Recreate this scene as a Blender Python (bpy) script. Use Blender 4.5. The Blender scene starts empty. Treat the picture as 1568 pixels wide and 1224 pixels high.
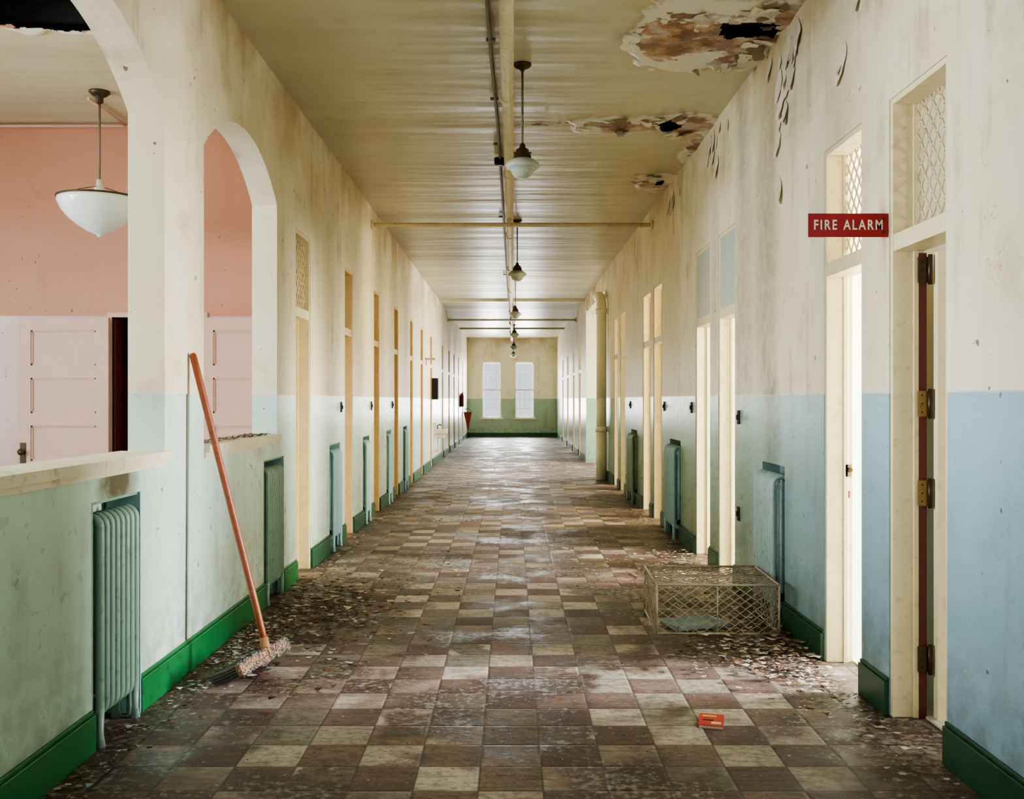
import bpy, bmesh, math, random
from mathutils import Vector, Matrix, noise
random.seed(7)
scene = bpy.context.scene
W=1.79; H=3.95; TL=0.19; TR=.155; EYE=1.5; F=1500.0
T=TL
def lin(c):
    return tuple(((v/255)/12.92 if v/255<=0.04045 else (((v/255)+0.055)/1.055)**2.4) for v in c)+(1.0,)

# ---------------------------------------------------------------- materials
class NT:
    def __init__(s,name):
        s.m=bpy.data.materials.new(name); s.m.use_nodes=True
        s.t=s.m.node_tree; s.b=s.t.nodes['Principled BSDF']
        s.obj=s.n('ShaderNodeTexCoord').outputs['Object']
        s.x=None
    def n(s,ty,**k):
        nd=s.t.nodes.new(ty)
        for a,v in k.items(): setattr(nd,a,v)
        return nd
    def l(s,a,b): s.t.links.new(a,b)
    def setin(s,sock,v):
        if hasattr(v,'is_linked') or hasattr(v,'links'): s.l(v,sock)
        else: sock.default_value=v
    def math(s,op,a,b=None,c=None,clamp=False):
        nd=s.n('ShaderNodeMath',operation=op); nd.use_clamp=clamp
        s.setin(nd.inputs[0],a)
        if b is not None: s.setin(nd.inputs[1],b)
        if c is not None: s.setin(nd.inputs[2],c)
        return nd.outputs[0]
    def mul(s,a,b): return s.math('MULTIPLY',a,b)
    def add(s,a,b): return s.math('ADD',a,b)
    def mix(s,f,a,b,bt='MIX'):
        nd=s.n('ShaderNodeMix',data_type='RGBA',blend_type=bt)
        s.setin(nd.inputs[0],f); s.setin(nd.inputs[6],a); s.setin(nd.inputs[7],b)
        return nd.outputs[2]
    def noise(s,scale,detail=4,rough=.55,vec=None,sc=None):
        nd=s.n('ShaderNodeTexNoise'); nd.inputs['Scale'].default_value=scale
        nd.inputs['Detail'].default_value=detail; nd.inputs['Roughness'].default_value=rough
        v=vec or s.obj
        if sc:
            mp=s.n('ShaderNodeMapping'); mp.inputs['Scale'].default_value=sc; s.l(v,mp.inputs[0]); v=mp.outputs[0]
        s.l(v,nd.inputs['Vector']); return nd.outputs[0]
    def ramp(s,v,a,b):   # linear 0..1 between a and b
        nd=s.n('ShaderNodeMapRange'); nd.clamp=True
        s.setin(nd.inputs[0],v); nd.inputs[1].default_value=a; nd.inputs[2].default_value=b
        return nd.outputs[0]
    def xyz(s):
        if s.x is None:
            nd=s.n('ShaderNodeSeparateXYZ'); s.l(s.obj,nd.inputs[0]); s.x=nd.outputs
        return s.x
    def bump(s,h,strength=.3,dist=.01):
        nd=s.n('ShaderNodeBump'); nd.inputs['Strength'].default_value=strength; nd.inputs['Distance'].default_value=dist
        s.l(h,nd.inputs['Height']); s.l(nd.outputs[0],s.b.inputs['Normal'])
    def out(s,c,rough=.6,metal=0):
        s.setin(s.b.inputs['Base Color'],c); s.setin(s.b.inputs['Roughness'],rough); s.b.inputs['Metallic'].default_value=metal
        return s.m

def paint(name,c,rough=.55,var=.18,dirt=(90,75,55),dirtamt=.3,metal=0,scale=6):
    t=NT(name)
    n=t.noise(scale,3); n2=t.noise(scale*4,3)
    col=t.mix(t.math('MULTIPLY',t.ramp(n,.35,.75),var),lin(c),lin(tuple(v*.72 for v in c)))
    col=t.mix(t.math('MULTIPLY',t.ramp(n2,.58,.72),dirtamt),col,lin(dirt))
    return t.out(col,rough,metal)

def wallmat(name,up,lo,lo2=None,soot_and_shade=(),pink=False,split=1.53,grime=1.0,simple=False,y2=(5.6,8.0)):
    t=NT(name); x=t.xyz(); z=x[2]; y=x[1]
    n=t.noise(1.1,3); nf=t.noise(9,4,.6)
    lower=lin(lo)
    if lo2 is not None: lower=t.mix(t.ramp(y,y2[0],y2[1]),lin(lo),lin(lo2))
    upc=t.mix(t.math('MULTIPLY',t.ramp(n,.4,.75),.45),lin(up),lin(tuple(v*c for v,c in zip(up,(.96,.90,.76)))))
    loc=t.mix(t.math('MULTIPLY',t.ramp(n,.4,.7),.3),lower,lin(tuple(v*.84 for v in lo)))
    zz=t.math('ADD',z,t.math('MULTIPLY',nf,.008))
    col=t.mix(t.ramp(zz,split,split+.01),loc,upc)
    if not simple:
        nm=t.noise(2.7,6,.68)
        dr=t.noise(1,4,.6,sc=(5,5,.5))
        col=t.mix(t.mul(t.mul(t.ramp(dr,.54,.72),t.ramp(nm,.40,.58)),.52*grime),col,lin((128,102,60)))
        col=t.mix(t.mul(t.ramp(nm,.56,.72),.30*grime),col,lin((142,118,76)))
        ch=t.noise(4,7,.74)
        chip=t.ramp(ch,.675,.685)
        col=t.mix(t.math('MULTIPLY',chip,.75),col,lin((214,204,184)))
        chd=t.ramp(t.noise(16,2,.5),.74,.75)
        col=t.mix(t.mul(chd,.8),col,lin((92,74,52)))
        vo=t.n('ShaderNodeTexVoronoi',feature='DISTANCE_TO_EDGE'); vo.inputs['Scale'].default_value=.75
        wv=t.n('ShaderNodeVectorMath',operation='ADD'); t.l(t.obj,wv.inputs[0])
        nz=t.n('ShaderNodeTexNoise'); nz.inputs['Scale'].default_value=3.5; nz.inputs['Detail'].default_value=4; t.l(t.obj,nz.inputs['Vector'])
        t.l(nz.outputs['Color'],wv.inputs[1]); t.l(wv.outputs[0],vo.inputs['Vector'])
        crk=t.mul(t.ramp(vo.outputs['Distance'],.0035,.001),t.ramp(n,.5,.56))
        col=t.mix(t.mul(crk,.45),col,lin((120,105,75)))
        st=t.math('MULTIPLY',t.ramp(z,2.9,3.95),t.ramp(t.noise(1.1,5,.6),.42,.62))
        col=t.mix(t.math('MULTIPLY',st,.6*grime),col,lin((160,124,70)))
        col=t.mix(t.math('MULTIPLY',t.ramp(z,.7,.1),t.math('MULTIPLY',t.ramp(nf,.38,.60),.5)),col,lin((92,86,66)))
    for (cy,cz,sy,sz,a) in soot_and_shade:  # soot patches, plus tall shade bands painted on the right wall
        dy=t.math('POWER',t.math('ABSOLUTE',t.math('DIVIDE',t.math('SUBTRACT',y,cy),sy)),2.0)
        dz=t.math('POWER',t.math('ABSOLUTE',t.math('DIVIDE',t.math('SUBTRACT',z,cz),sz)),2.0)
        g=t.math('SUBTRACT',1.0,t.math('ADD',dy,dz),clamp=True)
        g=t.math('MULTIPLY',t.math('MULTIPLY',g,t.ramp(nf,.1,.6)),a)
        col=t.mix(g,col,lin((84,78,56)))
    if not simple: t.bump(nf,.22,.008)
    return t.out(col,t.add(t.mix(t.ramp(z,split,split+.01),(.2,.2,.2,1),(.4,.4,.4,1)),t.mul(nf,.2)))

M={}
M['wallL']=wallmat('plaster_left',(240,230,200),(184,212,192),(206,226,214),soot_and_shade=[(4.45,1.12,.27,.14,1.4),(6.95,1.15,.2,.1,.6)],y2=(4.66,5.0))  # paler far dado has the doorway light painted into its colour
M['wallR']=wallmat('plaster_right',(234,226,198),(148,182,192),(146,174,146),soot_and_shade=[(6.75,1.3,.28,.5,.8),(6.9,2.4,.38,1.5,.45),(7.6,2.0,.38,2.4,.45),(8.65,2.0,.22,2.4,.3)])  # dado greening and last two tall bands are shade painted in; others soot
M['wallEnd']=wallmat('plaster_end',(238,234,222),(166,188,168))
M['wallRoom']=wallmat('plaster_room',(245,240,222),(228,236,226),simple=True)
M['pink']=wallmat('plaster_pink',(194,134,106),(212,180,172),split=2.24,grime=.5)
M['lilac']=wallmat('plaster_alcove',(222,218,216),(170,195,210),simple=True)
M['cream']=paint('cream_trim_paint',(240,224,180),.42,.22,(120,95,60),.25)
M['ochre']=paint('ochre_trim_paint',(230,200,146),.42,.25,(120,90,50),.2)  # cream trim of the left doors with warm light put into the colour
M['pinktrim']=paint('pale_pink_trim_paint',(210,170,152),.45,.12,(150,120,110),.15)
M['green']=paint('green_baseboard_paint',(18,106,54),.4,.4,(30,50,35),.65,scale=4)
M['greendk']=paint('dark_green_baseboard_paint',(30,78,52),.42,.4,(35,45,35),.6,scale=4)
M['sill']=paint('cream_sill_paint',(232,222,190),.5,.3,(110,85,60),.45,scale=5)
M['rad']=paint('mint_radiator_paint',(130,160,142),.42,.3,(70,75,60),.4,scale=8)
M['radblue']=paint('blue_radiator_paint',(150,188,190),.42,.25,(80,85,70),.3,scale=8)
M['radgrey']=paint('faded_blue_grey_radiator_paint',(164,188,182),.42,.3,(84,84,66),.5,scale=8)
M['pipe']=paint('cream_pipe_paint',(222,208,170),.5,.3,(110,85,50),.35)
M['palepipe']=paint('pale_green_pipe_paint',(244,240,208),.5,.15,(110,95,60),.15)
M['conduit']=paint('grey_conduit',(118,106,82),.5,.3,(60,50,35),.4)
M['iron']=paint('dark_iron',(40,36,32),.5,.3,(80,45,25),.4,metal=.5)
M['brass']=paint('old_brass_bronze',(80,64,44),.45,.3,(40,30,22),.4,metal=.7,scale=20)
M['hinge']=paint('worn_brass_hinge',(150,118,72),.45,.3,(60,40,25),.6,metal=.4,scale=30)
M['black']=paint('black_enamel',(16,15,14),.6,.2,(35,30,25),.2)
M['maroon']=paint('maroon_paint',(98,32,30),.5,.2,(50,15,15),.3)
M['wood']=paint('orange_wood_handle',(152,76,40),.4,.6,(76,38,22),.6,scale=12)
M['headwood']=paint('pale_wood_block',(170,118,76),.6,.3,(100,78,56),.4,scale=12)
M['bristle']=paint('grey_bristles',(98,94,90),.85,.5,(44,40,38),.6,scale=60)
M['lint']=paint('dusty_fibre',(152,149,144),.95,.3,(96,92,86),.5,scale=60)
M['wire']=paint('rusty_galvanised_wire',(188,172,146),.5,.3,(112,66,42),.6,metal=.15,scale=16)
M['signred']=paint('red_sign_enamel',(156,12,34),.35,.12,(90,20,20),.2)
M['signwhite']=paint('sign_lettering_cream',(238,226,205),.5,.05,(200,180,160),.1)
M['frame']=paint('window_frame_paint',(215,215,200),.5,.2)
M['redrust']=paint('rust_red_paint',(150,52,30),.5,.3)
M['porcelain']=paint('porcelain',(220,215,195),.25,.1,(150,120,80),.2)
M['dark']=paint('dark_plenum',(16,12,10),.9,.2)
M['f_white']=paint('plaster_flake',(205,196,178),.9,.2)
M['f_brown']=paint('rust_flake',(98,60,40),.9,.4)
M['f_tan']=paint('tan_flake',(138,114,86),.9,.3)
M['f_dark']=paint('dark_flake',(44,32,26),.9,.3)
M['f_mint']=paint('mint_flake',(150,170,160),.8,.2)
M['bookred']=paint('book_cover_red',(190,44,30),.5,.1)
M['bookyel']=paint('book_cover_yellow',(236,190,60),.5,.1)
M['paper']=paint('book_pages',(225,212,185),.9,.1)
M['cloth']=paint('pale_blue_tray_enamel',(160,182,182),.5,.3)
def glassmat(name,c,rough=.18,emit=0,trans=0):
    t=NT(name); n=t.noise(8,3)
    col=t.mix(t.math('MULTIPLY',t.ramp(n,.4,.7),.2),lin(c),lin(tuple(v*.85 for v in c)))
    t.out(col,rough); t.b.inputs['Transmission Weight'].default_value=trans
    return t.m
M['milk']=glassmat('milk_glass',(222,228,220),.15)
M['lampglass']=glassmat('grey_lamp_glass',(168,174,158),.12)
M['frost']=glassmat('frosted_glass',(186,194,182),.4)
M['amber']=glassmat('yellowed_glass',(206,182,134),.4)

# floor tiles
t=NT('worn_floor_tiles'); x=t.xyz(); S=.25
u=t.math('DIVIDE',t.math('SUBTRACT',x[0],.12),S); v=t.math('DIVIDE',x[1],S)
fu=t.math('FLOOR',u); fv=t.math('FLOOR',v)
cv=t.n('ShaderNodeCombineXYZ'); t.l(fu,cv.inputs[0]); t.l(fv,cv.inputs[1])
wn=t.n('ShaderNodeTexWhiteNoise',noise_dimensions='3D'); t.l(cv.outputs[0],wn.inputs['Vector'])
wsep=t.n('ShaderNodeSeparateColor'); t.l(wn.outputs['Color'],wsep.inputs[0])
par=t.math('MODULO',t.math('ABSOLUTE',t.math('ADD',fu,fv)),2.0)
clump=t.noise(.45,2,.5,vec=cv.outputs[0])
r=t.add(t.add(t.mul(wn.outputs[0],.40),t.mul(par,.34)),t.mul(t.ramp(clump,.35,.65),.26))
cr=t.n('ShaderNodeValToRGB'); e=cr.color_ramp.elements
e[0].position=.08; e[0].color=lin((90,68,64)); e[1].position=.92; e[1].color=lin((228,220,210))
for p,c in ((.28,(108,84,76)),(.42,(142,120,106)),(.5,(138,138,124)),(.6,(178,166,152)),(.76,(206,196,182))):
    el=e.new(p); el.color=lin(c)
t.l(r,cr.inputs[0]); col=cr.outputs[0]
dist=t.math('MINIMUM',t.math('PINGPONG',u,.5),t.math('PINGPONG',v,.5))
big=t.noise(.75,5,.62); big2=t.noise(1.5,7,.7); mid=t.noise(4,6,.7); fine=t.noise(26,5,.7); spk=t.noise(80,2,.6)
scr=t.noise(9,4,.7,sc=(.5,4,1))
miss=t.mul(t.ramp(wsep.outputs[1],.90,.91),t.ramp(t.add(mid,t.mul(dist,.4)),.44,.47))
col=t.mix(miss,col,t.mix(t.ramp(fine,.4,.6),lin((90,76,66)),lin((150,140,126))))
col=t.mix(t.mul(t.ramp(mid,.44,.64),.30),col,lin((154,140,128)))
col=t.mix(t.mul(t.ramp(big,.44,.55),.9),col,lin((148,116,106)),'MULTIPLY')
col=t.mix(t.mul(t.ramp(big2,.50,.58),.95),col,lin((120,88,80)),'MULTIPLY')
col=t.mix(t.mul(t.ramp(scr,.50,.66),.6),col,lin((140,114,102)),'MULTIPLY')
col=t.mix(t.mul(t.ramp(fine,.48,.62),.55),col,lin((132,108,98)),'MULTIPLY')
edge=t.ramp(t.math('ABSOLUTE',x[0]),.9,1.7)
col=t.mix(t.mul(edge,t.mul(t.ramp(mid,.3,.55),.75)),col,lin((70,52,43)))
col=t.mix(t.mul(t.ramp(t.add(t.mul(fine,.55),t.mul(big,.45)),.53,.60),.5),col,lin((186,178,166)))
col=t.mix(t.mul(t.ramp(spk,.69,.73),.6),col,lin((206,198,184)))
jn=t.add(dist,t.mul(t.math('SUBTRACT',fine,.5),.04))
col=t.mix(t.mul(t.ramp(jn,.022,.006),.65),col,lin((48,36,30)))
t.bump(t.add(t.add(t.mul(t.ramp(dist,.0,.05),.5),t.mul(fine,.7)),t.mul(miss,-.6)),.5,.007)
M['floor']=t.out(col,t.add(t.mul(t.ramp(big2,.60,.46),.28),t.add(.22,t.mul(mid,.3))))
# ceiling
t=NT('peeling_ceiling_paint'); x=t.xyz()
n=t.noise(1.2,5,.6); fi=t.noise(14,4,.65); wide=t.noise(1,3,.5,sc=(.25,1.6,1))
col=t.mix(t.math('MULTIPLY',t.ramp(n,.4,.7),.5),lin((196,188,156)),lin((176,162,120)))
col=t.mix(t.mul(t.ramp(t.noise(2.5,6,.7),.56,.7),.35),col,lin((148,128,82)))
at=t.n('ShaderNodeAttribute',attribute_name='damage'); d=at.outputs['Fac']
dn=t.add(d,t.mul(t.math('SUBTRACT',fi,.5),.14))
md=t.noise(2.6,6,.6); m5=t.noise(5,5,.6)
col=t.mix(t.mul(t.ramp(dn,.02,.25),.7),col,lin((196,166,118)))
col=t.mix(t.ramp(dn,.2,.24),col,lin((216,210,190)))
sep=t.mul(t.ramp(t.add(dn,t.mul(t.math('SUBTRACT',md,.5),2.6)),.44,.48),t.ramp(dn,.22,.3))
col=t.mix(sep,col,lin((174,130,94)))
col=t.mix(t.mul(t.ramp(m5,.50,.57),t.mul(sep,.85)),col,lin((112,74,50)))
col=t.mix(t.mul(t.ramp(m5,.48,.42),t.mul(sep,.9)),col,lin((182,174,160)))
col=t.mix(t.ramp(dn,.86,.92),col,lin((64,42,30)))
t.bump(t.add(t.mul(wide,3.2),t.mul(fi,.12)),.5,.03)
M['ceil']=t.out(col,.38)
# ---------------------------------------------------------------- builder
class B:
    def __init__(s): s.bm=bmesh.new(); s.mats=[]
    def mi(s,m):
        m=M[m]
        if m not in s.mats: s.mats.append(m)
        return s.mats.index(m)
    def face(s,pts,m,smooth=False):
        f=s.bm.faces.new([s.bm.verts.new(p) for p in pts]); f.material_index=s.mi(m); f.smooth=smooth; return f
    def hexa(s,p,m):
        vs=[s.bm.verts.new(q) for q in p]; k=s.mi(m)
        for idx in ((0,3,2,1),(4,5,6,7),(0,1,5,4),(1,2,6,5),(2,3,7,6),(3,0,4,7)):
            f=s.bm.faces.new([vs[i] for i in idx]); f.material_index=k
        return vs
    def box(s,x0,x1,y0,y1,z0,z1,m,mx=None):
        x0,x1=sorted((x0,x1)); y0,y1=sorted((y0,y1)); z0,z1=sorted((z0,z1))
        p=[(x0,y0,z0),(x1,y0,z0),(x1,y1,z0),(x0,y1,z0),(x0,y0,z1),(x1,y0,z1),(x1,y1,z1),(x0,y1,z1)]
        if mx: p=[mx@Vector(q) for q in p]
        s.hexa(p,m)
    def tube(s,pts,r,m,n=10,closed=False,caps=True):
        pts=[Vector(p) for p in pts]; rings=[]; N=len(pts); k=s.mi(m)
        rr=r if isinstance(r,(list,tuple)) else [r]*N
        up=None
        for i,p in enumerate(pts):
            if closed: d=(pts[(i+1)%N]-pts[i-1]).normalized()
            else: d=(pts[min(i+1,N-1)]-pts[max(i-1,0)]).normalized()
            if up is None:
                up=Vector((0,0,1)) if abs(d.z)<.9 else Vector((1,0,0))
            a=d.cross(up).normalized(); b=a.cross(d).normalized(); up=b
            rings.append([s.bm.verts.new(p+rr[i]*(math.cos(q)*a+math.sin(q)*b)) for q in [2*math.pi*j/n for j in range(n)]])
        R=N if closed else N-1
        for i in range(R):
            A=rings[i]; C=rings[(i+1)%N]
            for j in range(n):
                f=s.bm.faces.new((A[j],A[(j+1)%n],C[(j+1)%n],C[j])); f.material_index=k; f.smooth=n>4
        if caps and not closed:
            for g in (rings[0],rings[-1]):
                try:
                    f=s.bm.faces.new(g); f.material_index=k
                except Exception: pass
    def lathe(s,prof,c,m,n=32):
        rings=[]; k=s.mi(m)
        for (r,z) in prof:
            r=max(r,.0005)
            rings.append([s.bm.verts.new((c[0]+r*math.cos(2*math.pi*j/n),c[1]+r*math.sin(2*math.pi*j/n),c[2]+z)) for j in range(n)])
        for A,C in zip(rings,rings[1:]):
            for j in range(n):
                f=s.bm.faces.new((A[j],A[(j+1)%n],C[(j+1)%n],C[j])); f.material_index=k; f.smooth=True
    def obj(s,name,parent=None,bevel=0,recalc=True):
        if recalc: bmesh.ops.recalc_face_normals(s.bm,faces=s.bm.faces)
        me=bpy.data.meshes.new(name); s.bm.to_mesh(me); s.bm.free()
        for m in s.mats: me.materials.append(m)
        o=bpy.data.objects.new(name,me); scene.collection.objects.link(o)
        if bevel:
            b=o.modifiers.new('bevel','BEVEL'); b.width=bevel; b.segments=2; b.limit_method='ANGLE'
        if parent: o.parent=parent
        return o
def empty(name):
    o=bpy.data.objects.new(name,None); scene.collection.objects.link(o); return o

# ---------------------------------------------------------------- floor / ceiling
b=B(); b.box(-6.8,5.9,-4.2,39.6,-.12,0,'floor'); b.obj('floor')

blobs=[(1.26,6.62,.72,.74,1.0),(1.5,8.75,.42,.5,.85),(1.05,8.7,.85,.42,.72),(1.65,11.0,.4,.5,.65),(1.75,6.4,.2,.9,.8),(-2.8,6.15,.85,.5,1.3),(1.78,9.6,.15,1.0,.6)]
def dmg(x,y):
    v=0
    nz=noise.noise(Vector((x*2.6,y*2.6,1.7)))*.55+noise.noise(Vector((x*7,y*7,4.2)))*.25+noise.noise(Vector((x*20,y*20,8)))*.06
    for cx,cy,rx,ry,a in blobs:
        q=a*(1-math.hypot((x-cx)/rx,(y-cy)/ry))
        if q>-.5: v=max(v,q+nz*.6 if q>-.25 else 0)
    return max(0,min(.88,v))
def hole(x,y):
    jit=noise.noise(Vector((x*14,y*14,2)))*.05
    if abs(x-1.56)<.18+jit and abs(y-6.45)<.12+jit: return True
    if math.hypot((x-1.40)/.09,(y-8.72)/.2)<1+jit*8: return True
    if math.hypot((x-1.66)/.05,(y-11.0)/.12)<1+jit*8: return True
    if x<-2.2 and math.hypot((x+2.85)/.62,(y-6.1)/.36)<1+jit*5: return True
    return False
bm=bmesh.new(); lay=bm.loops.layers.float_color.new('damage')
def crect(x0,x1,y0,y1):
    f=bm.faces.new([bm.verts.new(p) for p in ((x0,y0,H),(x0,y1,H),(x1,y1,H),(x1,y0,H))])
    for l in f.loops: l[lay]=(0,0,0,1)
def cgrid(x0,x1,y0,y1,st=.02):
    nx=round((x1-x0)/st); ny=round((y1-y0)/st); g=[]
    for i in range(nx+1):
        row=[]
        for k in range(ny+1):
            X=x0+(x1-x0)*i/nx; Y=y0+(y1-y0)*k/ny; d=dmg(X,Y)
            edge=min(1,min(i,nx-i if x1<1.7 else 99,k,ny-k)/4)
            fl=noise.noise(Vector((X*5,Y*5,3)))
            dz=(max(0,d-.2)*.03*(.5+fl)+(.014 if .22<d else 0))*edge
            row.append((bm.verts.new((X,Y,H-dz)),d))
        g.append(row)
    for i in range(nx):
        for k in range(ny):
            if hole(x0+(i+.5)*(x1-x0)/nx,y0+(k+.5)*(y1-y0)/ny): continue
            q=[g[i][k],g[i][k+1],g[i+1][k+1],g[i+1][k]]
            f=bm.faces.new([w[0] for w in q]); f.smooth=True
            for l,w in zip(f.loops,q): l[lay]=(w[1],)*3+(1,)
XL,XR=-6.7,5.7
crect(XL,XR,-4.1,5.6)
crect(XL,-3.8,5.6,7); cgrid(-3.8,-2.0,5.6,7); crect(-2.0,.2,5.6,7); 
crect(XL,.2,7,12); cgrid(.2,1.8,5.6,12); crect(1.8,XR,5.6,12); crect(XL,XR,12,39.6)
me=bpy.data.meshes.new('ceiling'); bm.to_mesh(me); bm.free(); me.materials.append(M['ceil'])
o=bpy.data.objects.new('ceiling',me); scene.collection.objects.link(o)
b=B()
for (x0,x1,y0,y1) in ((.1,1.9,5.5,12.1),(-3.9,-1.9,5.5,7.1)):
    b.box(x0,x1,y0,y1,4.3,4.33,'dark')
    b.box(x0,x0+.02,y0,y1,H+.01,4.3,'dark'); b.box(x1-.02,x1,y0,y1,H+.01,4.3,'dark')
    b.box(x0,x1,y0,y0+.02,H+.01,4.3,'dark'); b.box(x0,x1,y1-.02,y1,H+.01,4.3,'dark')
    yy=y0+.2
    while yy<y1: b.box(x0+.03,x1-.03,yy,yy+.05,H+.06,4.2,'dark'); yy+=.4
b.obj('ceiling_void')
b=B(); b.box(-W,W,24.0,24.35,3.9,H,'ceil'); b.box(-W,W,33.5,33.8,3.9,H,'ceil'); b.obj('trim_beam')
# hanging curled ceiling flakes and wall peels
b=B(); rnd=random.Random(3); cnt=0
while cnt<70:
    cx,cy,rx,ry,a=rnd.choice(blobs[:5]); X=cx+rnd.uniform(-1,1)*rx*1.1; Y=cy+rnd.uniform(-1,1)*ry*1.1
    if X>1.70 or X<.25: continue
    d=dmg(X,Y)
    if not .16<d<.5: continue
    cnt+=1; s=rnd.uniform(.02,.07); an=rnd.uniform(0,6.28); pts=[]
    c,sn=math.cos(an),math.sin(an); L=rnd.uniform(.3,1.3)
    prev=None; lastm=rnd.choice(['sill','f_white','f_tan'])
    for k in range(6):
        th=k/5*L; px=s*2.2*math.sin(th)/max(L,.5)*1.0; pz=-s*1.6*(1-math.cos(th)); w=s*(1-.1*k)*(1+rnd.uniform(-.25,.25))
        p1=(X+c*px-sn*w,Y+sn*px+c*w,H-.022+pz); p2=(X+c*px+sn*w,Y+sn*px-c*w,H-.022+pz)
        if prev: b.face([prev[0],p1,p2,prev[1]],lastm)
        prev=(p1,p2)
for (cy,sy,cz,sz,n) in ((6.35,.22,3.75,.12,14),(6.5,.08,3.4,.25,7),(8.7,.3,3.82,.08,9),(11.1,.3,3.85,.06,6),(5.3,.3,3.6,.15,4)):
    for _ in range(n):
        Y=rnd.gauss(cy,sy); Z=min(3.88,rnd.gauss(cz,sz)); s=rnd.uniform(.03,.08); prev=None
        sl=rnd.uniform(-.4,.4); lastm=rnd.choice(['sill','f_white','signwhite']); out=rnd.uniform(.005,.03)
        for k in range(6):
            tt=k/5; dz=-s*2.6*tt; dx=out*tt*tt; w=s*math.sin(math.pi*(.15+.75*tt))*(1+rnd.uniform(-.25,.25))
            yc=Y+sl*dz; p1=(W-.004-dx,yc-w,Z+dz); p2=(W-.004-dx,yc+w,Z+dz)
            if prev: b.face([prev[0],p1,p2,prev[1]],lastm)
            prev=(p1,p2)
b.obj('paint_peels',recalc=False)

# ---------------------------------------------------------------- corridor walls
DH=2.92; TB0,TB1=2.20,2.28; NZ=1.06; SILL=1.235; SPR=2.98; RISE=.33
Ldoors=[(8.11,8.70)]+[(10.49,11.02),(12.7,13.22),(14.9,15.42),(17.2,17.7),(19.2,19.7),(21.45,21.95),(25.0,25.5),(27.6,28.1),(30,30.5),(32.5,33),(35.2,35.7)]
Lnich=[(4.17,4.69),(7.06,7.63),(9.6,10.12),(11.75,12.2),(13.95,14.4),(16.1,16.55)]
Larch=[(3.28,5.05),(5.69,7.46)]
Rdoors=[(4.03,4.65),(5.01,5.62),(7.87,8.5),(8.86,9.55),(11.7,12.4),(12.65,13.4),(15.5,16.2),(16.55,17.2),(25.5,26.3),(28,28.8),(31,31.8),(34,34.8)]
Rnich=[(6.43,7.0),(10.4,11.1),(14.0,14.7)]
Ropen=[(19.0,23.3)]
def wallside(sx,doors,niches,arches,opens,mat,name):
    T=TL if sx<0 else TR
    b=B(); f=sx*W; bk=sx*(W+T)
    ev=[(a,c,'d') for a,c in doors]+[(a,c,'n') for a,c in niches]+[(a,c,'o') for a,c in opens]
    if arches:
        a0,a1=arches[0][0],7.75
        b.box(f,bk,-4.2,a0,0,H,mat)
        y=a0; PZ=SILL-.045
        for n0,n1 in niches[:2]:
            b.box(f,bk,y,n0,0,PZ,mat); b.box(f,bk,n0,n1,NZ,PZ,mat); b.box(bk,bk-sx*.03,n0,n1,0,NZ,mat); y=n1
        b.box(f,bk,y,a1,0,PZ,mat)
        ys=a0
        R=((arches[0][1]-a0)**2/4+RISE**2)/(2*RISE)
        for c0,c1 in arches:
            if c0>ys: b.box(f,bk,ys,c0,PZ,H,mat)
            N=28; pr=None
            for i in range(N+1):
                yy=c0+(c1-c0)*i/N; zz=SPR-(R-RISE)+math.sqrt(max(0,R*R-(yy-(c0+c1)/2)**2))
                if pr:
                    y0,z0=pr
                    b.hexa([(bk,y0,z0),(f,y0,z0),(f,yy,zz),(bk,yy,zz),(bk,y0,H),(f,y0,H),(f,yy,H),(bk,yy,H)],mat)
                pr=(yy,zz)
            ys=c1
        b.box(f,bk,ys,a1,PZ,H,mat)
        y=a1; ev=[e for e in ev if e[0]>a1]
    else: y=-4.2
    ev.sort()
    for a,c,k in ev:
        b.box(f,bk,y,a,0,H,mat)
        if k=='d': b.box(f,bk,a,c,DH,H,mat)
        elif k=='o': b.box(f,bk,a,c,3.6,H,mat)
        else:
            b.box(f,bk,a,c,NZ,H,mat); b.box(bk,bk-sx*.03,a,c,0,NZ,mat)
        y=c
    b.box(f,bk,y,39.2,0,H,mat)
    b.obj(name)
    b=B(); segs=[]; y=-4.15
    allv=sorted(list(doors)+list(niches)+list(opens))
    for a,c in allv: segs.append((y,a)); y=c
    segs.append((y,39.15))
    for a,c in segs:
        if c-a<.02: continue
        m='green' if sx<0 and a<8 else 'greendk'
        b.box(f,f-sx*.022,a-(.0),c+(.0),0,.16,m); b.box(f,f-sx*.012,a,c,.16,.178,m)
    b.obj('baseboard_'+('left' if sx<0 else 'right'),bevel=.004)
wallside(-1,Ldoors,Lnich,Larch,[],'wallL','wall_left')
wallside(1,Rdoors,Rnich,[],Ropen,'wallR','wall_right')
def wall_xz(name,y0,y1,x0,x1,holes,mat,zt=H):
    b=B(); xs=x0
    for (a,c,z0,z1) in sorted(holes):
        b.box(xs,a,y0,y1,0,zt,mat); b.box(a,c,y0,y1,0,z0,mat) if z0>0 else None; b.box(a,c,y0,y1,z1,zt,mat); xs=c
    b.box(xs,x1,y0,y1,0,zt,mat); return b.obj(name)
EW=[(-1.18,-.44,.77,2.99),(.13,.87,.77,2.99)]
wall_xz('wall_end',39.2,39.45,-2.1,2.1,EW,'wallEnd')
b=B(); b.box(-W+.03,W-.03,39.18,39.2,0,.17,'greendk'); b.obj('baseboard_end')
BW=[(-1.0,1.0,.9,3.2)]
wall_xz('wall_back',-4.25,-4.05,-2.1,2.1,BW,'wallRoom')
wn=[0]
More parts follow.
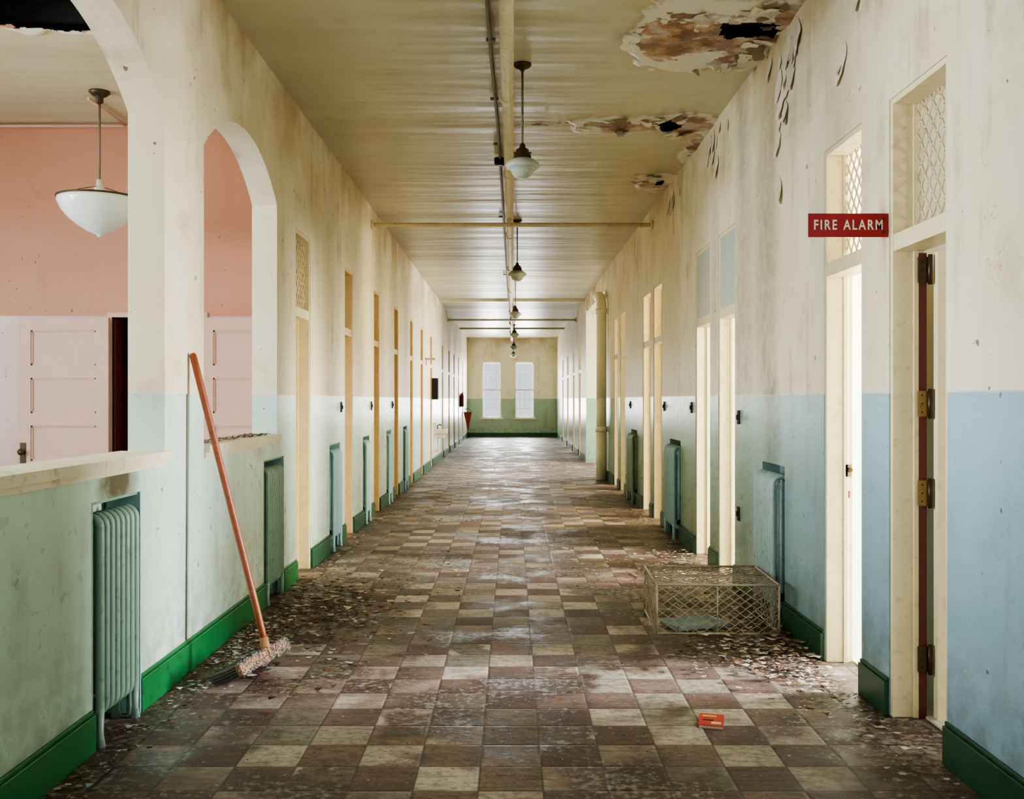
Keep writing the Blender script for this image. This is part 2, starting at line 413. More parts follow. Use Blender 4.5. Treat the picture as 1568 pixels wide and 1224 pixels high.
def window_y(x0,x1,y,z0,z1,nx,nz,dpt=.06,sill=True):
    wn[0]+=1; b=B(); fr=.045
    b.box(x0,x0+fr,y,y+dpt,z0,z1,'frame'); b.box(x1-fr,x1,y,y+dpt,z0,z1,'frame')
    b.box(x0,x1,y,y+dpt,z0,z0+fr,'frame'); b.box(x0,x1,y,y+dpt,z1-fr,z1,'frame')
    zm=(z0+z1)/2; b.box(x0,x1,y,y+dpt,zm-.03,zm+.03,'frame')
    for i in range(1,nx): q=x0+(x1-x0)*i/nx; b.box(q-.009,q+.009,y+.01,y+.04,z0,z1,'frame')
    for i in range(1,nz): q=z0+(z1-z0)*i/nz; b.box(x0,x1,y+.01,y+.04,q-.009,q+.009,'frame')
    b.obj('window_%d'%wn[0])
def window_x(x,y0,y1,z0,z1,ny,nz):
    wn[0]+=1; b=B(); fr=.045; d=.06
    b.box(x,x+d,y0,y0+fr,z0,z1,'frame'); b.box(x,x+d,y1-fr,y1,z0,z1,'frame')
    b.box(x,x+d,y0,y1,z0,z0+fr,'frame'); b.box(x,x+d,y0,y1,z1-fr,z1,'frame')
    zm=(z0+z1)/2; b.box(x,x+d,y0,y1,zm-.03,zm+.03,'frame')
    for i in range(1,ny): q=y0+(y1-y0)*i/ny; b.box(x+.01,x+.04,q-.011,q+.011,z0,z1,'frame')
    for i in range(1,nz): q=z0+(z1-z0)*i/nz; b.box(x+.01,x+.04,y0,y1,q-.011,q+.011,'frame')
    b.obj('window_%d'%wn[0])
for a,c,z0,z1 in EW: window_y(a,c,39.25,z0,z1,4,6)
window_y(-1.0,1.0,-4.2,.9,3.2,4,4)  # unseen back window added for the fill lamp
b=B()
for a,c,z0,z1 in EW: b.box(a-.09,c+.09,39.12,39.2,z0-.06,z0-.0,'sill'); b.box(a-.08,a,39.17,39.2,z0,z1+.08,'wallEnd'); b.box(c,c+.08,39.17,39.2,z0,z1+.08,'wallEnd'); b.box(a,c,39.17,39.2,z1,z1+.08,'wallEnd')
b.obj('trim_end_windows')

def area(name,loc,rot,sx,sy,power,col=(1,1,1),spread=180):
    l=bpy.data.lights.new(name,'AREA'); l.shape='RECTANGLE'; l.size=sx; l.size_y=sy; l.energy=power; l.color=col; l.spread=math.radians(spread)
    o=bpy.data.objects.new(name,l); o.location=loc; o.rotation_euler=rot; scene.collection.objects.link(o); return o

# ---------------------------------------------------------------- right rooms
RX=5.4; T=TR
Rwin=[(3.0,1.1,170,(.95,.98,1)),(5.55,1.5,1050,(.97,.98,1)),(7.6,1.5,1050,(1,.96,.84)),(9.8,1.2,260,(1,.90,.68)),(11.9,1.2,600,(1,.87,.60)),(13.7,1.0,230,(1,.87,.60)),(16.0,1.4,400,(1,.88,.66)),(21.1,3.0,850,(1,.96,.88)),(25.0,1.2,200,(1,.95,.84)),(27.6,1.2,200,(1,.95,.84)),(30.6,1.2,220,(1,.97,.9)),(33.6,1.2,240,(1,.98,.93))]
b=B(); y=1.2
for cy,w,p,c in Rwin:
    b.box(RX,RX+.2,y,cy-w/2,0,H,'wallRoom'); b.box(RX,RX+.2,cy-w/2,cy+w/2,0,.8,'wallRoom'); b.box(RX,RX+.2,cy-w/2,cy+w/2,3.0,H,'wallRoom'); y=cy+w/2
b.box(RX,RX+.2,y,39.4,0,H,'wallRoom'); b.obj('wall_right_outer')
b=B()
for yy in (1.2,4.78,6.55,11.25,14.9,18.6,23.3,39.2): b.box(W+T,RX,yy,yy+.1,0,H,'wallRoom')
b.obj('wall_right_partitions')
b=B(); b.box(W+T,RX,1.3,6.55,0,.01,'f_white'); b.obj('trim_room_threshold')
for i,(cy,w,p,c) in enumerate(Rwin):
    window_x(RX+.08,cy-w/2,cy+w/2,.8,3.0,3,4)
    area('window_light_right_%d'%i,(RX+.62,cy,2.05),(0,math.radians(66),0),2.3,w,p,c,140)
b=B(); b.box(W-.03,W+.35,23.25,23.6,0,3.9,'wallR'); b.obj('wall_bay_return'); 

# ---------------------------------------------------------------- left alcove room
T=TL; PY=8.7; LX=-6.5
wall_xz('wall_alcove_pink',PY,PY+.15,LX,-W-T,[(-3.55,-2.74,0,2.23)],'pink')
wall_xz('wall_alcove_near',1.3,1.45,LX,-W-T,[],'lilac')
b=B(); y=1.3
LWn=[(3.2,1.3),(5.2,1.3),(7.2,1.3)]
for cy,w in LWn:
    b.box(LX-.2,LX,y,cy-w/2,0,H,'lilac'); b.box(LX-.2,LX,cy-w/2,cy+w/2,0,.9,'lilac'); b.box(LX-.2,LX,cy-w/2,cy+w/2,3.3,H,'lilac'); y=cy+w/2
b.box(LX-.2,LX,y,PY+.15,0,H,'lilac'); b.obj('wall_alcove_outer')
for i,(cy,w) in enumerate(LWn):
    window_x(LX-.14,cy-w/2,cy+w/2,.9,3.3,3,4)
    area('window_light_left_%d'%i,(LX-.6,cy,2.2),(0,math.radians(-70),0),2.5,w,(480,410,40)[i],(.84,.92,1),150)
b=B(); b.box(-3.8,-2.5,10.1,10.2,0,2.6,'maroon'); b.box(-3.8,-3.7,PY+.15,10.1,0,2.6,'maroon'); b.box(-2.6,-2.5,PY+.15,10.1,0,2.6,'maroon'); b.box(-3.8,-2.5,PY+.15,10.1,2.5,2.6,'maroon'); b.obj('wall_closet')
b=B(); b.box(-3.59,-3.55,PY-.015,PY+.17,0,2.27,'pinktrim'); b.box(-2.74,-2.70,PY-.015,PY+.17,0,2.27,'pinktrim'); b.box(-3.55,-2.74,PY-.015,PY+.17,2.23,2.27,'pinktrim')
b.box(-3.55,-3.53,PY+.03,PY+.16,0,2.23,'maroon'); b.obj('trim_double_door')
b=B(); b.tube([(LX,PY-.04,H-.03),(-2.0,PY-.04,H-.03)],.014,'pinktrim',8)
b.tube([(-3.42,PY-.04,H-.03),(-3.42,PY-.3,H-.02),(-3.42,7.9,H-.02)],.012,'pinktrim',8); b.obj('alcove_conduit')

def door_leaf(name,mx,w,h,mat,knob=None,th=.045,panels=5):
    b=B(); st=.11
    b.box(0,st,0,th,.01,h,mat,mx); b.box(w-st,w,0,th,.01,h,mat,mx)
    ph=(h-.12)/panels
    for i in range(panels+1):
        z=.01+i*ph; b.box(st,w-st,0,th,z if i else .01,z+.11,mat,mx)
    b.box(st,w-st,.019,th-.019,.02,h-.02,mat,mx)
    for i in range(panels):
        z0=.12+i*ph; z1=.01+(i+1)*ph
        for q in ((st,st+.014,z0,z1),(w-st-.014,w-st,z0,z1),(st,w-st,z0,z0+.014),(st,w-st,z1-.014,z1)):
            b.box(q[0],q[1],.009,th-.009,q[2],q[3],mat,mx)
    if knob is not None:
        for sd in (-1,1):
            y=0 if sd<0 else th
            b.box(knob-.025,knob+.025,y,y+sd*.006,.94,1.12,'brass',mx)
            p0=mx@Vector((knob,y,1.04)); p1=mx@Vector((knob,y+sd*.035,1.04)); p2=mx@Vector((knob,y+sd*.06,1.04))
            b.tube([p0,p1,p1+(p2-p1)*.2,p1+(p2-p1)*.6,p2],[.01,.01,.026,.028,.012],'brass',14)
    return b.obj(name)
dn=[0]
def nextdoor():
    dn[0]+=1; return 'door_%d'%dn[0]
door_leaf(nextdoor(),Matrix.Translation((-4.345,PY-.085,0)),.795,2.22,'pinktrim',.045,)
door_leaf(nextdoor(),Matrix.Translation((-2.74,PY-.085,0)),.735,2.22,'pinktrim',.69)

# ---------------------------------------------------------------- door frames etc
def diamond(b,x,y0,y1,z0,z1,m,dy=.085,dz=.105,r=.0055):
    k=dz/dy; 
    rng=int(((y1-y0)*k+(z1-z0))/dz)+2
    for sgn in (1,-1):
        for i in range(-rng,rng*2):
            za=(z0+i*dz); zb=za+sgn*k*(y1-y0)
            def clip(t): return (y0+(y1-y0)*t, za+(zb-za)*t)
            t0=(z0-za)/(zb-za); t1=(z1-za)/(zb-za)
            lo=max(0,min(t0,t1)); hi=min(1,max(t0,t1))
            if hi-lo<.01: continue
            p,q=clip(lo),clip(hi)
            b.tube([(x,p[0],p[1]),(x,q[0],q[1])],r,m,5)
fr=0
def frame(sx,a,c,m,bar=True):
    global fr; fr+=1; b=B(); T=TL if sx<0 else TR-.01; f=sx*(W+.006); bk=sx*(W+T+.01); th=.028
    b.box(f,bk,a,a+th,0,DH,m); b.box(f,bk,c-th,c,0,DH,m); b.box(f,bk,a+th,c-th,DH-th,DH,m)
    s0=sx*(W+.10); s1=sx*(W+.125)
    b.box(s0,s1,c-th-.014,c-th,0,DH-th,m); b.box(s0,s1,a+th,a+th+.014,0,DH-th,m)
    if bar: b.box(f+sx*.004,bk,a+th,c-th,TB0,TB1,m)
    o=b.obj('trim_doorframe_%d'%fr,bevel=.003); return o
for i,(a,c) in enumerate(Ldoors):
    frame(-1,a,c,'ochre' if i else 'cream')
    mx=Matrix.Translation((-(W+.14),a+.03,0))@Matrix.Rotation(math.radians(90),4,'Z')
    door_leaf(nextdoor(),mx,c-a-.06,2.19,'ochre' if i else 'cream',.06)
    b=B(); b.box(-(W+.145),-(W+.16),a+.03,c-.03,TB1,DH-.03,'amber')
    if i==0: diamond(b,-(W+.05),a+.03,c-.03,TB1,DH-.03,'cream')
    b.obj('transom_pane')
for i,(a,c) in enumerate(Rdoors):
    frame(1,a,c,'cream')
    if i in (0,1):
        b=B(); diamond(b,W+.12,a+.03,c-.03,TB1,DH-.03,'pipe',r=.0065)
        for q in ((a+.03,a+.045),(c-.045,c-.03)): b.box(W+.11,W+.13,q[0],q[1],TB1,DH-.03,'cream')
        b.obj('transom_mesh')
    elif i in (2,3):
        b=B(); b.box(W+.012,W+.02,a+.03,c-.03,TB1,DH-.03,'frost'); b.obj('transom_pane')
mx=Matrix.Translation((W+.188,4.55,0))
o=door_leaf(nextdoor(),mx,.62,2.19,'cream',.52)
b=B(); b.box(W+.126,W+.160,4.606,4.619,.0,2.19,'maroon')
for z in (.22,1.0,1.42,2.05):
    b.box(W+.118,W+.165,4.598,4.605,z-.0,z+.12,'hinge' if .5<z<1.6 else 'brass'); b.tube([(W+.17,4.590,z-.01),(W+.17,4.590,z+.13)],.011,'brass',10)
    for s in (.02,.06,.1): b.tube([(W+.135,4.599,z+s),(W+.135,4.595,z+s)],.004,'iron',6)
b.obj('door_hinges')
b=B()
b.box(W+.11,W+.145,5.578,5.591,1.06,1.13,'hinge'); b.tube([(W+.13,5.585,1.10),(W+.13,5.55,1.10)],.012,'brass',10); b.box(W+.12,W+.135,5.58,5.591,.94,.98,'redrust'); b.obj('door_strike')

for i,(c0,c1) in enumerate(((3.28,5.05),(5.69,7.46))):
    b=B(); b.box(-W,-W-T-.04,c0,c1,SILL-.045,SILL,'sill')
    b.box(-W+.035,-W+.0005,c0,c1+.03,SILL-.045,SILL,'sill'); b.box(-W+.012,-W+.0005,c0,c1+.02,SILL-.075,SILL-.0455,'sill')
    b.obj('trim_sill_%d'%(i+1))

# ---------------------------------------------------------------- radiators
def radiator(sx,y0,y1,mat,depth=.13,out=.03,casing=True):
    root=empty('radiator'); T=TL if sx<0 else TR; xf=sx*(W-out); 
    if sx>0: depth=.15
    xb=sx*(W-out+depth)
    L=y1-y0-.07; n=max(6,int(L/.055)); 
    b=B()
    for i in range(n):
        y=y0+.035+L*(i+.5)/n; xa,xc=xf+sx*.02,xb-sx*.02; pts=[]
        R=abs(xc-xa)/2; cx=(xa+xc)/2
        zt,zb=.99,.13
        for k in range(9): th=math.pi*k/8; pts.append((cx-sx*R*math.cos(th),y,zt-R+R*math.sin(th)))
        for k in range(9): th=math.pi*k/8; pts.append((cx+sx*R*math.cos(th),y,zb+R-R*math.sin(th)))
        b.tube(pts,.0185,mat,10,closed=True)
        b.tube([(cx,y,zt-.02),(cx,y,zb+.02)],.016,mat,8)
        if i in (0,n-1):
            for xx in (xa,xc): b.tube([(xx,y,.17),(xx,y,.05),(xx,y,0)],[.018,.015,.024],mat,10)
    cx=(xf+xb)/2
    for z in (.93,.19): b.tube([(cx,y0+.05,z),(cx,y1-.05,z)],.027,mat,12)
    b.obj('sections',root)
    b=B(); b.tube([(cx,y0+.05,.19),(cx,y0+.03,.19)],.03,'iron',10); b.tube([(cx,y1-.04,.17),(cx,y1-.02,.17),(cx,y1-.02,0)],.013,mat,10)
    b.tube([(cx,y1-.02,.12),(cx,y1-.02,.2)],[.022,.022],'brass',10); b.obj('valve',root)
    if casing:
        b=B(); c2='radblue'
        b.box(sx*(W-.014),sx*(W+T-.04),y1-.012,y1,0,NZ,c2); b.box(sx*(W-.001),sx*(W+T-.04),y0,y0+.012,0,NZ,mat); b.box(sx*(W-.001),sx*(W+T-.04),y0+.012,y1-.012,NZ-.012,NZ,mat); b.obj('casing',root)
for i,(a,c) in enumerate(Lnich): radiator(-1,a,c,'rad' if i<2 else 'radblue',out=.03 if i<2 else .05)
for i,(a,c) in enumerate(Rnich): radiator(1,a,c,'radgrey' if i==0 else ('radblue' if i==1 else 'rad'),out=.08,casing=False)

# ---------------------------------------------------------------- lamps
def pendant(X,Y):
    root=empty('pendant_lamp'); b=B()
    b.lathe([(0,H),(.064,H),(.066,H-.012),(.05,H-.028),(.02,H-.04),(.012,H-.055)],(X,Y,0),'brass')
    b.tube([(X,Y,H-.04),(X,Y,3.35)],.0095,'conduit',10)
    b.lathe([(.012,3.37),(.02,3.36),(.024,3.335),(.045,3.325),(.05,3.30),(.062,3.285),(.066,3.262),(.072,3.255)],(X,Y,0),'brass')
    for q in (-1,1): b.tube([(X+q*.05,Y,3.30),(X+q*.066,Y,3.30)],.006,'brass',6)
    b.obj('stem_and_fitter',root)
    b=B(); b.lathe([(.055,3.262),(.09,3.247),(.118,3.225),(.126,3.206),(.123,3.194),(.11,3.183),(.085,3.176),(.082,3.16),(.066,3.135),(.04,3.118),(.0,3.112)],(X,Y,0),'lampglass',40); b.obj('glass_shade',root)
for k in range(6): pendant(.076-.004*k,7.15+6.22*k if k<5 else 37.6)
root=empty('bowl_pendant_lamp'); X,Y=-3.28,7.79; b=B()
b.lathe([(0,H),(.08,H),(.08,H-.012),(.055,H-.035),(.03,H-.045),(.028,H-.09),(.01,H-.1)],(X,Y,0),'brass')
b.tube([(X,Y,H-.08),(X,Y,3.24)],.009,'conduit',10)
b.lathe([(.01,3.25),(.024,3.245),(.026,3.2),(.04,3.19),(.042,3.13),(.036,3.11)],(X,Y,0),'porcelain')
for q in range(3):
    a=q*2.09+.4; b.tube([(X,Y,3.2),(X+.3*math.cos(a),Y+.3*math.sin(a),3.112)],.003,'brass',6)
b.lathe([(.312,3.102),(.322,3.104),(.324,3.094),(.316,3.09)],(X,Y,0),'brass',48)
b.obj('stem',root)
b=B(); b.lathe([(.30,3.10),(.316,3.10),(.314,3.06),(.285,3.0),(.235,2.94),(.17,2.885),(.1,2.84),(.04,2.815),(.022,2.808),(.018,2.795),(0,2.79)],(X,Y,0),'milk',56)
b.lathe([(.30,3.10),(.298,3.06),(.27,3.01),(.2,2.93),(.1,2.86),(0,2.83)],(X,Y,0),'milk',56); b.obj('glass_bowl',root)

# ---------------------------------------------------------------- overhead pipes
b=B(); b.tube([(-.042,-4.0,3.85),(-.03,12,3.85),(-.0,39.1,3.85)],.046,'pipe',16)
for yy in (2,5.0,7.6,10.2,14,17.5,21,26,30,34):
    b.tube([(-.037,yy,3.85),(-.037,yy+.07,3.85)],.056,'pipe',16); b.tube([(-.037,yy+.035,3.89),(-.037,yy+.035,H-.001)],.008,'iron',6)
b.obj('overhead_pipe')
b=B(); pts=[(-.17,-4,3.925),(-.16,4.5,3.925),(-.145,7,3.925),(-.125,8.6,3.925),(-.115,12,3.925),(-.095,23.9,3.925)]
b.tube(pts,.013,'conduit',8)
for yy in (4.6,5.7,6.6,7.9,9.3,13,19): b.box(-.175,-.11,yy,yy+.025,3.918,3.94,'conduit')
b.lathe([(0,3.87),(.05,3.87),(.055,3.885),(.055,3.94),(0,3.945)],(-.125,9.9,0),'iron',16)
b.obj('electrical_conduit')
for yy in (12.45,27.3):
    b=B(); b.tube([(-W+.002,yy,3.72),(W-.002,yy,3.72)],.028,'pipe',12)
    for s in (-1,1): b.tube([(s*(W-.001),yy,3.72),(s*(W-.03),yy,3.72)],.06,'pipe',14)
    b.tube([(-.035,yy,3.72),(-.035,yy,3.80)],.03,'pipe',10)
    b.obj('cross_pipe')

b=B(); X=1.67; Y=18.3
b.tube([(X,Y,0),(X,Y,.9)],.10,'palepipe',20); b.tube([(X,Y,.9),(X,Y,1.0)],.115,'palepipe',20); b.tube([(X,Y,1.0),(X,Y,1.53)],.092,'palepipe',20)
b.tube([(X,Y,1.53),(X,Y,3.2),(X,Y+.02,3.32),(X-.01,Y+.1,3.42),(X-.01,Y+.3,3.46),(X-.01,Y+.75,3.5)],.092,'palepipe',20)
b.tube([(X,Y,3.1),(X,Y,3.2)],.11,'palepipe',20); b.obj('drain_pipe')

# ---------------------------------------------------------------- sign
root=empty('fire_alarm_sign'); sy=4.655; x0,x1,z0,z1=1.408,1.788,2.272,2.385
b=B(); b.box(x0,x1,sy,sy+.008,z0,z1,'signred'); b.obj('plate',root,bevel=.002)
b=B()
for q in (z0+.025,z1-.025): b.tube([(x1-.02,sy-.001,q),(x1-.02,sy-.004,q)],.006,'brass',8)
b.box(W-.03,W,sy+.008,sy+.02,z0+.01,z1-.01,'iron'); b.obj('bracket',root)
cu=bpy.data.curves.new('lettering','FONT'); cu.body='FIRE ALARM'; cu.size=.06; cu.space_character=1.3; cu.space_word=1.1; cu.offset=.0008; cu.extrude=.001; cu.align_x='CENTER'; cu.align_y='CENTER'
to=bpy.data.objects.new('lettering',cu); scene.collection.objects.link(to); cu.materials.append(M['signwhite'])
bpy.context.view_layer.update(); dx,dy=to.dimensions.x,to.dimensions.y
to.scale=(.325/dx,.047/dy,1); to.rotation_euler=(math.radians(90),0,0); to.location=((x0+x1)/2,sy-.0015,(z0+z1)/2-.001); to.parent=root

# ---------------------------------------------------------------- push broom
root=empty('push_broom'); b=B()
top=Vector((-1.765,5.42,1.745)); jt=Vector((-1.345,5.38,.12))
P=[top.lerp(jt,k/14) for k in range(15)]
b.tube([top+(top-jt).normalized()*.012]+P,[.012]+[.0195]*13+[.018,.016],'wood',14); b.obj('handle',root)
A0=Vector((-1.29,5.55,.11)); A1=Vector((-1.42,5.08,.09)); ax=(A1-A0).normalized()
Bd=Vector((-.80,.0,-.42)); Bd=(Bd-ax*Bd.dot(ax)).normalized(); Nn=ax.cross(Bd).normalized()
if Nn.z<0: Nn=-Nn
def bx(b,a0,a1,d0,d1,n0,n1,m):
    o=A0; p=[]
    for (q,r,s_) in ((a0,d0,n0),(a1,d0,n0),(a1,d1,n0),(a0,d1,n0),(a0,d0,n1),(a1,d0,n1),(a1,d1,n1),(a0,d1,n1)):
        p.append(o+ax*q+Bd*r+Nn*s_)
    b.hexa(p,m)
LA=(A1-A0).length
b=B(); bx(b,0,LA,-.022,.012,-.032,.032,'headwood'); b.obj('block',root,bevel=.008)
b=B(); mid=A0+ax*LA*.42+Nn*.01; b.tube([mid,mid+(jt-mid)*.6,jt+(top-jt)*.045],[.030,.027,.022],'headwood',14); b.obj('socket',root)
b=B(); rr=random.Random(5)
nA=22
for i in range(nA):
    for j in range(5):
        o=A0+ax*(LA*(i+.5)/nA)+Nn*(-.028+.014*j); s0=o+Bd*.01
        sp=(i/nA-.5)*.03
        for k in range(7):
            j1=Vector([rr.uniform(-.005,.005) for _ in range(3)]); j2=Vector([rr.uniform(-.004,.004) for _ in range(3)])
            m=s0+Bd*.075+j1*.5+ax*sp*.3; e=s0+Bd*.165+j1+j2+ax*sp+Nn*(.012*(j-2)/2)
            e.z=max(e.z,.006+.012*(j)*.5); m.z=max(m.z,.006)
            b.tube([s0,m,e],[.0036,.0032,.0024],'lint' if i%4==3 or rr.random()<.06 else 'bristle',4)
b.obj('bristles',root)
b=B()
for i in range(650):
    o=A0+ax*rr.uniform(-.01,LA+.01)+Nn*rr.uniform(-.036,.036)+Bd*rr.uniform(-.030,-.012)
    d=Vector([rr.uniform(-1,1) for _ in range(3)]).normalized()*.012
    p2=o+d; p2.z=max(p2.z,.008); o.z=max(o.z,.008)
    b.tube([o,o.lerp(p2,.5)+Vector((0,0,.004)),p2],.0026,'lint',3)
b.obj('dust_lint',root)
b=B(); b.tube([(-W+.004,5.385,1.53),(-W+.004,5.38,.9),(-W+.004,5.37,.18)],.003,'conduit',6); b.obj('wall_cable')  # thin line added on the wall to draw the broom handle's shadow

# ---------------------------------------------------------------- wire crate
root=empty('wire_crate'); x0,x1,y0,y1,z1=.92,1.685,6.15,6.84,.335
R=Matrix.Translation((1.3,6.5,0))@Matrix.Rotation(math.radians(-1.5),4,'Z')@Matrix.Translation((-1.3,-6.5,0))
b=B()
def bar(p,q,r=.0075,m='wire',n=8): b.tube([R@Vector(p),R@Vector(q)],r,m,n)
for z in (.03,z1):
    for p,q in (((x0,y0,z),(x1,y0,z)),((x1,y0,z),(x1,y1,z)),((x1,y1,z),(x0,y1,z)),((x0,y1,z),(x0,y0,z))): bar(p,q)
for x in (x0,x1):
    for y in (y0,y1): bar((x,y,0.0),(x,y,z1))
bar((x0,(y0+y1)/2,z1),(x1,(y0+y1)/2,z1),.006); bar((x0+.38,y0,.03),(x0+.38,y0,z1),.004)
b.obj('frame',root)
b=B()
def net(o,U,V,lu,lv,du=.08,dv=.06,r=.0025):
    o,U,V=Vector(o),Vector(U),Vector(V); nu=round(lu/du); nv=round(lv/dv); du=lu/nu; dv=lv/nv; k=dv/du
    for s in (1,-1):
        for i in range(-nu-1,nv+nu+2):
            va=i*dv; vb=va+s*k*lu
            t0=(0-va)/(vb-va); t1=(lv-va)/(vb-va); lo=max(0,min(t0,t1)); hi=min(1,max(t0,t1))
            if hi-lo<.01: continue
            m=3; pts=[]
            for q in range(m+1):
                tt=lo+(hi-lo)*q/m; p=o+U*(lu*tt)+V*(va+(vb-va)*tt); pts.append(R@(p+U.cross(V)*(.004*math.sin(q*2+i))))
            b.tube(pts,r,'wire',5)
zb=.03; lz=z1-zb
net((x0,y0,zb),(1,0,0),(0,0,1),x1-x0,lz,.07,.05); net((x0,y1,zb),(1,0,0),(0,0,1),x1-x0,lz)
net((x0,y0,zb),(0,1,0),(0,0,1),y1-y0,lz); net((x1,y0,zb),(0,1,0),(0,0,1),y1-y0,lz)
net((x0,y0,z1),(1,0,0),(0,1,0),x1-x0,y1-y0,.075,.075)
b.obj('diamond_mesh',root)
b=B(); tm=Matrix.Translation((1.2,6.45,.012))@Matrix.Rotation(.35,4,'Z')
b.box(-.19,.19,-.12,.12,0,.008,'cloth',tm)
for q in ((-.19,-.18,-.12,.12),(.18,.19,-.12,.12),(-.19,.19,-.12,-.11),(-.19,.19,.11,.12)): b.box(q[0],q[1],q[2],q[3],0,.03,'cloth',tm)
b.obj('enamel_tray',root)

# ---------------------------------------------------------------- book
b=B(); tm=Matrix.Translation((.925,4.54,0))@Matrix.Rotation(math.radians(-14),4,'Z')
b.box(-.055,.055,-.085,.085,.0,.002,'bookred',tm); b.box(-.053,.051,-.083,.083,.002,.014,'paper',tm)
b.box(-.055,.055,-.085,.085,.014,.0165,'bookred',tm); b.box(-.057,-.055,-.085,.085,0,.0165,'bookred',tm)
b.box(-.045,.02,.04,.06,.0165,.017,'bookyel',tm); b.box(0,.045,-.06,-.03,.0165,.017,'paper',tm); b.box(-.04,.01,-.02,.0,.0165,.017,'black',tm)
b.obj('paperback_book')

# ---------------------------------------------------------------- fountain & others
b=B(); Y=22.5
b.box(-W,-W+.06,Y-.16,Y+.16,.62,.98,'porcelain'); b.box(-W,-W+.30,Y-.17,Y+.17,.72,.82,'porcelain'); b.box(-W+.02,-W+.24,Y-.12,Y+.12,.62,.72,'porcelain')
b.tube([(-W+.08,Y,.82),(-W+.08,Y,.9),(-W+.13,Y,.93),(-W+.17,Y,.9)],.014,'brass',8); b.tube([(-W+.1,Y,.62),(-W+.1,Y,.35),(-W+.03,Y,.3)],.025,'porcelain',10); b.obj('drinking_fountain',bevel=.015)
b=B(); b.box(-W,-W+.13,21.9,22.25,1.5,1.98,'black'); b.box(-W+.13,-W+.135,21.95,22.2,1.55,1.93,'iron'); b.obj('wall_cabinet')
b=B(); b.box(-W,-W+.2,20.2,20.5,2.32,2.36,'pipe'); b.box(-W,-W+.02,20.33,20.37,2.2,2.32,'pipe'); b.obj('wall_shelf')
b=B(); b.lathe([(.02,.38),(.06,.58),(.12,.85),(.16,1.03),(.165,1.04),(.15,1.03),(.0,1.01)],(-1.62,36,0),'redrust',24); b.tube([(-1.785,36,1.05),(-1.70,36,1.14),(-1.62,36,1.17),(-1.54,36,1.12),(-1.46,36,1.03)],.008,'iron',6); b.tube([(-1.79,36,1.15),(-1.62,36,1.16)],.012,'iron',6); b.obj('fire_bucket')
b=B(); b.lathe([(0,1.25),(.06,1.25),(.065,1.3),(.065,1.62),(.04,1.7),(.02,1.72),(0,1.74)],(-1.71,33.5,0),'redrust',20); b.tube([(-1.71,33.5,1.7),(-1.64,33.5,1.74)],.012,'iron',8); b.box(-1.79,-1.77,33.45,33.55,1.2,1.7,'iron'); b.obj('fire_extinguisher')
for sx,y,z in ((-1,9.95+.3,1.42),(-1,12.45,1.42),(-1,14.65,1.42),(1,7.72,1.36),(1,7.72,.6),(1,9.75,1.42),(1,11.5,1.42),(1,14.8,1.42)):
    b=B(); b.box(sx*W,sx*(W-.012),y-.03,y+.03,z-.055,z+.055,'black'); b.box(sx*(W-.012),sx*(W-.024),y-.008,y+.008,z-.02,z+.02,'brass'); b.obj('light_switch',bevel=.002)

# ---------------------------------------------------------------- debris
rr=random.Random(11); b=B()
mi={k:b.mi(k) for k in ('f_white','f_brown','f_tan','f_dark','f_mint')}
def flake(x,y,s,m,z=.003):
    if abs(x)>W-.04: return
    a=rr.uniform(0,6.28); n=rr.choice((3,4,4,5)); tilt=rr.uniform(-.5,.5); pts=[]
    for k in range(n):
        th=a+k*6.283/n; q=s*rr.uniform(.55,1.1); px=q*math.cos(th); py=q*math.sin(th)*rr.uniform(.5,1)
        pts.append((x+px,y+py,z+abs(px*tilt)+rr.uniform(0,.25)*s))
    f=b.bm.faces.new([b.bm.verts.new(p) for p in pts]); f.material_index=mi[m]
    return
def cluster(cx,cy,sx,sy,n,s0,s1,ms,gauss=True,hz=.0):
    for _ in range(n):
        x=rr.gauss(cx,sx) if gauss else rr.uniform(cx-sx,cx+sx); y=rr.gauss(cy,sy) if gauss else rr.uniform(cy-sy,cy+sy)
        if .90<x<1.75 and 6.1<y<6.9 and rr.random()<.5: continue
        flake(x,y,s0+(s1-s0)*rr.random()**2.5,rr.choice(ms),.003+rr.random()*hz)
mixb=['f_brown','f_brown','f_dark','f_tan','f_white']; mixw=['f_white','f_white','f_tan','f_mint','f_brown']; mixd=['f_dark','f_brown','f_tan','f_dark','f_white']
cluster(-1.66,7,.09,3,1800,.004,.026,mixw+['f_dark'],hz=.01)
cluster(1.66,8,.09,3,1600,.004,.026,mixw+['f_dark'],hz=.01)
cluster(-1.3,7.0,.24,.75,2400,.006,.04,mixb,hz=.03)
cluster(-1.6,6.1,.12,.4,900,.006,.025,mixw,hz=.015)
cluster(1.5,6.0,.22,.5,2400,.005,.036,mixb+['f_tan','f_white'],hz=.035)
cluster(1.62,5.3,.13,.4,900,.004,.02,mixw)
cluster(1.3,4.9,.35,.4,220,.003,.010,mixw)
cluster(1.5,8,.2,.9,1400,.006,.038,mixb+mixw,hz=.02)
cluster(.8,8.4,.35,.5,350,.006,.026,mixb)
cluster(-.7,6.2,.4,.35,250,.004,.018,mixb)
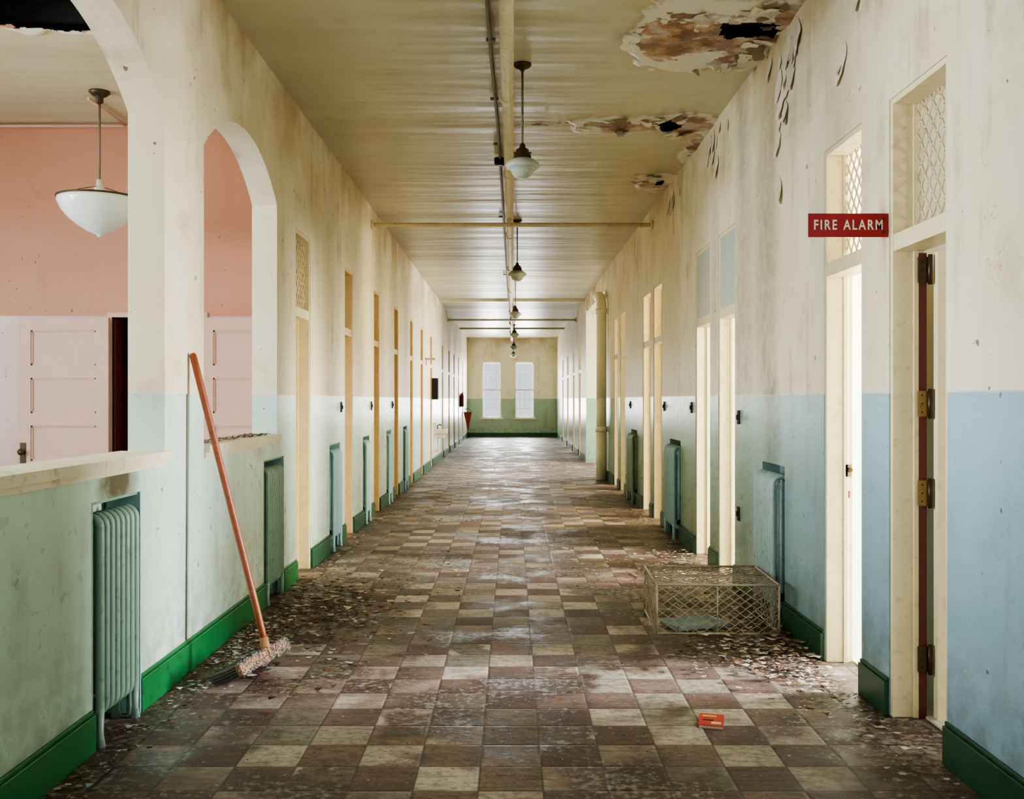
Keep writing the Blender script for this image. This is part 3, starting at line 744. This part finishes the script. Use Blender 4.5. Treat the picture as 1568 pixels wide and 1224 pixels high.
cluster(0,7,1.75,3.6,900,.002,.010,mixd+mixw,False)
cluster(0,4.7,1.75,1.0,350,.0015,.008,mixw+mixd,False)
cluster(0,16,1.7,7,1300,.005,.022,mixd+mixb,False)
cluster(0,31,1.7,7,700,.01,.035,mixw+mixb,False)
for _ in range(34): cluster(rr.uniform(-1.3,1.5),rr.uniform(7.5,24),.16,.22,42,.008,.036,rr.choice([mixb,mixd,mixw]),hz=.01)
cluster(2.05,5.45,.12,.08,200,.006,.03,mixw)
b.obj('paint_chip_debris',recalc=False)
b=B(); mi={k:b.mi(k) for k in mi}
for _ in range(420):
    x=rr.uniform(-1.97,-1.80); y=rr.uniform(5.75,7.4); s=rr.uniform(.006,.022); m=rr.choice(mixb+['f_brown'])
    a=rr.uniform(0,6.28); pts=[(x+s*math.cos(a+k*2.1),y+s*math.sin(a+k*2.1),SILL+.002+rr.uniform(0,.012)) for k in range(3)]
    f=b.bm.faces.new([b.bm.verts.new(p) for p in pts]); f.material_index=mi[m]
b.obj('sill_debris',recalc=False)

# ---------------------------------------------------------------- lights & world
area('window_light_end',(-.81,39.6,1.88),(math.radians(-90),0,0),.74,2.2,260,(.97,.99,1))
area('window_light_end_b',(.5,39.6,1.88),(math.radians(-90),0,0),.74,2.2,260,(.97,.99,1))
area('window_light_back',(0,-4.8,2.3),(math.radians(72),0,0),2.0,2.3,110,(.92,.96,1))  # fill lamp added behind the camera, outside the unseen back window
w=bpy.data.worlds.new('World'); scene.world=w; w.use_nodes=True
bg=w.node_tree.nodes['Background']; bg.inputs[0].default_value=(.85,.93,1,1); bg.inputs[1].default_value=1.0

cam=bpy.data.cameras.new('Camera'); cam.sensor_width=36; cam.lens=36*F/1568; cam.clip_end=200
co=bpy.data.objects.new('Camera',cam); co.location=(0,0,EYE); co.rotation_euler=(math.radians(90),0,0)
scene.collection.objects.link(co); scene.camera=co
scene.view_settings.view_transform='AgX'; scene.view_settings.look='AgX - Medium High Contrast'; scene.view_settings.exposure=.08
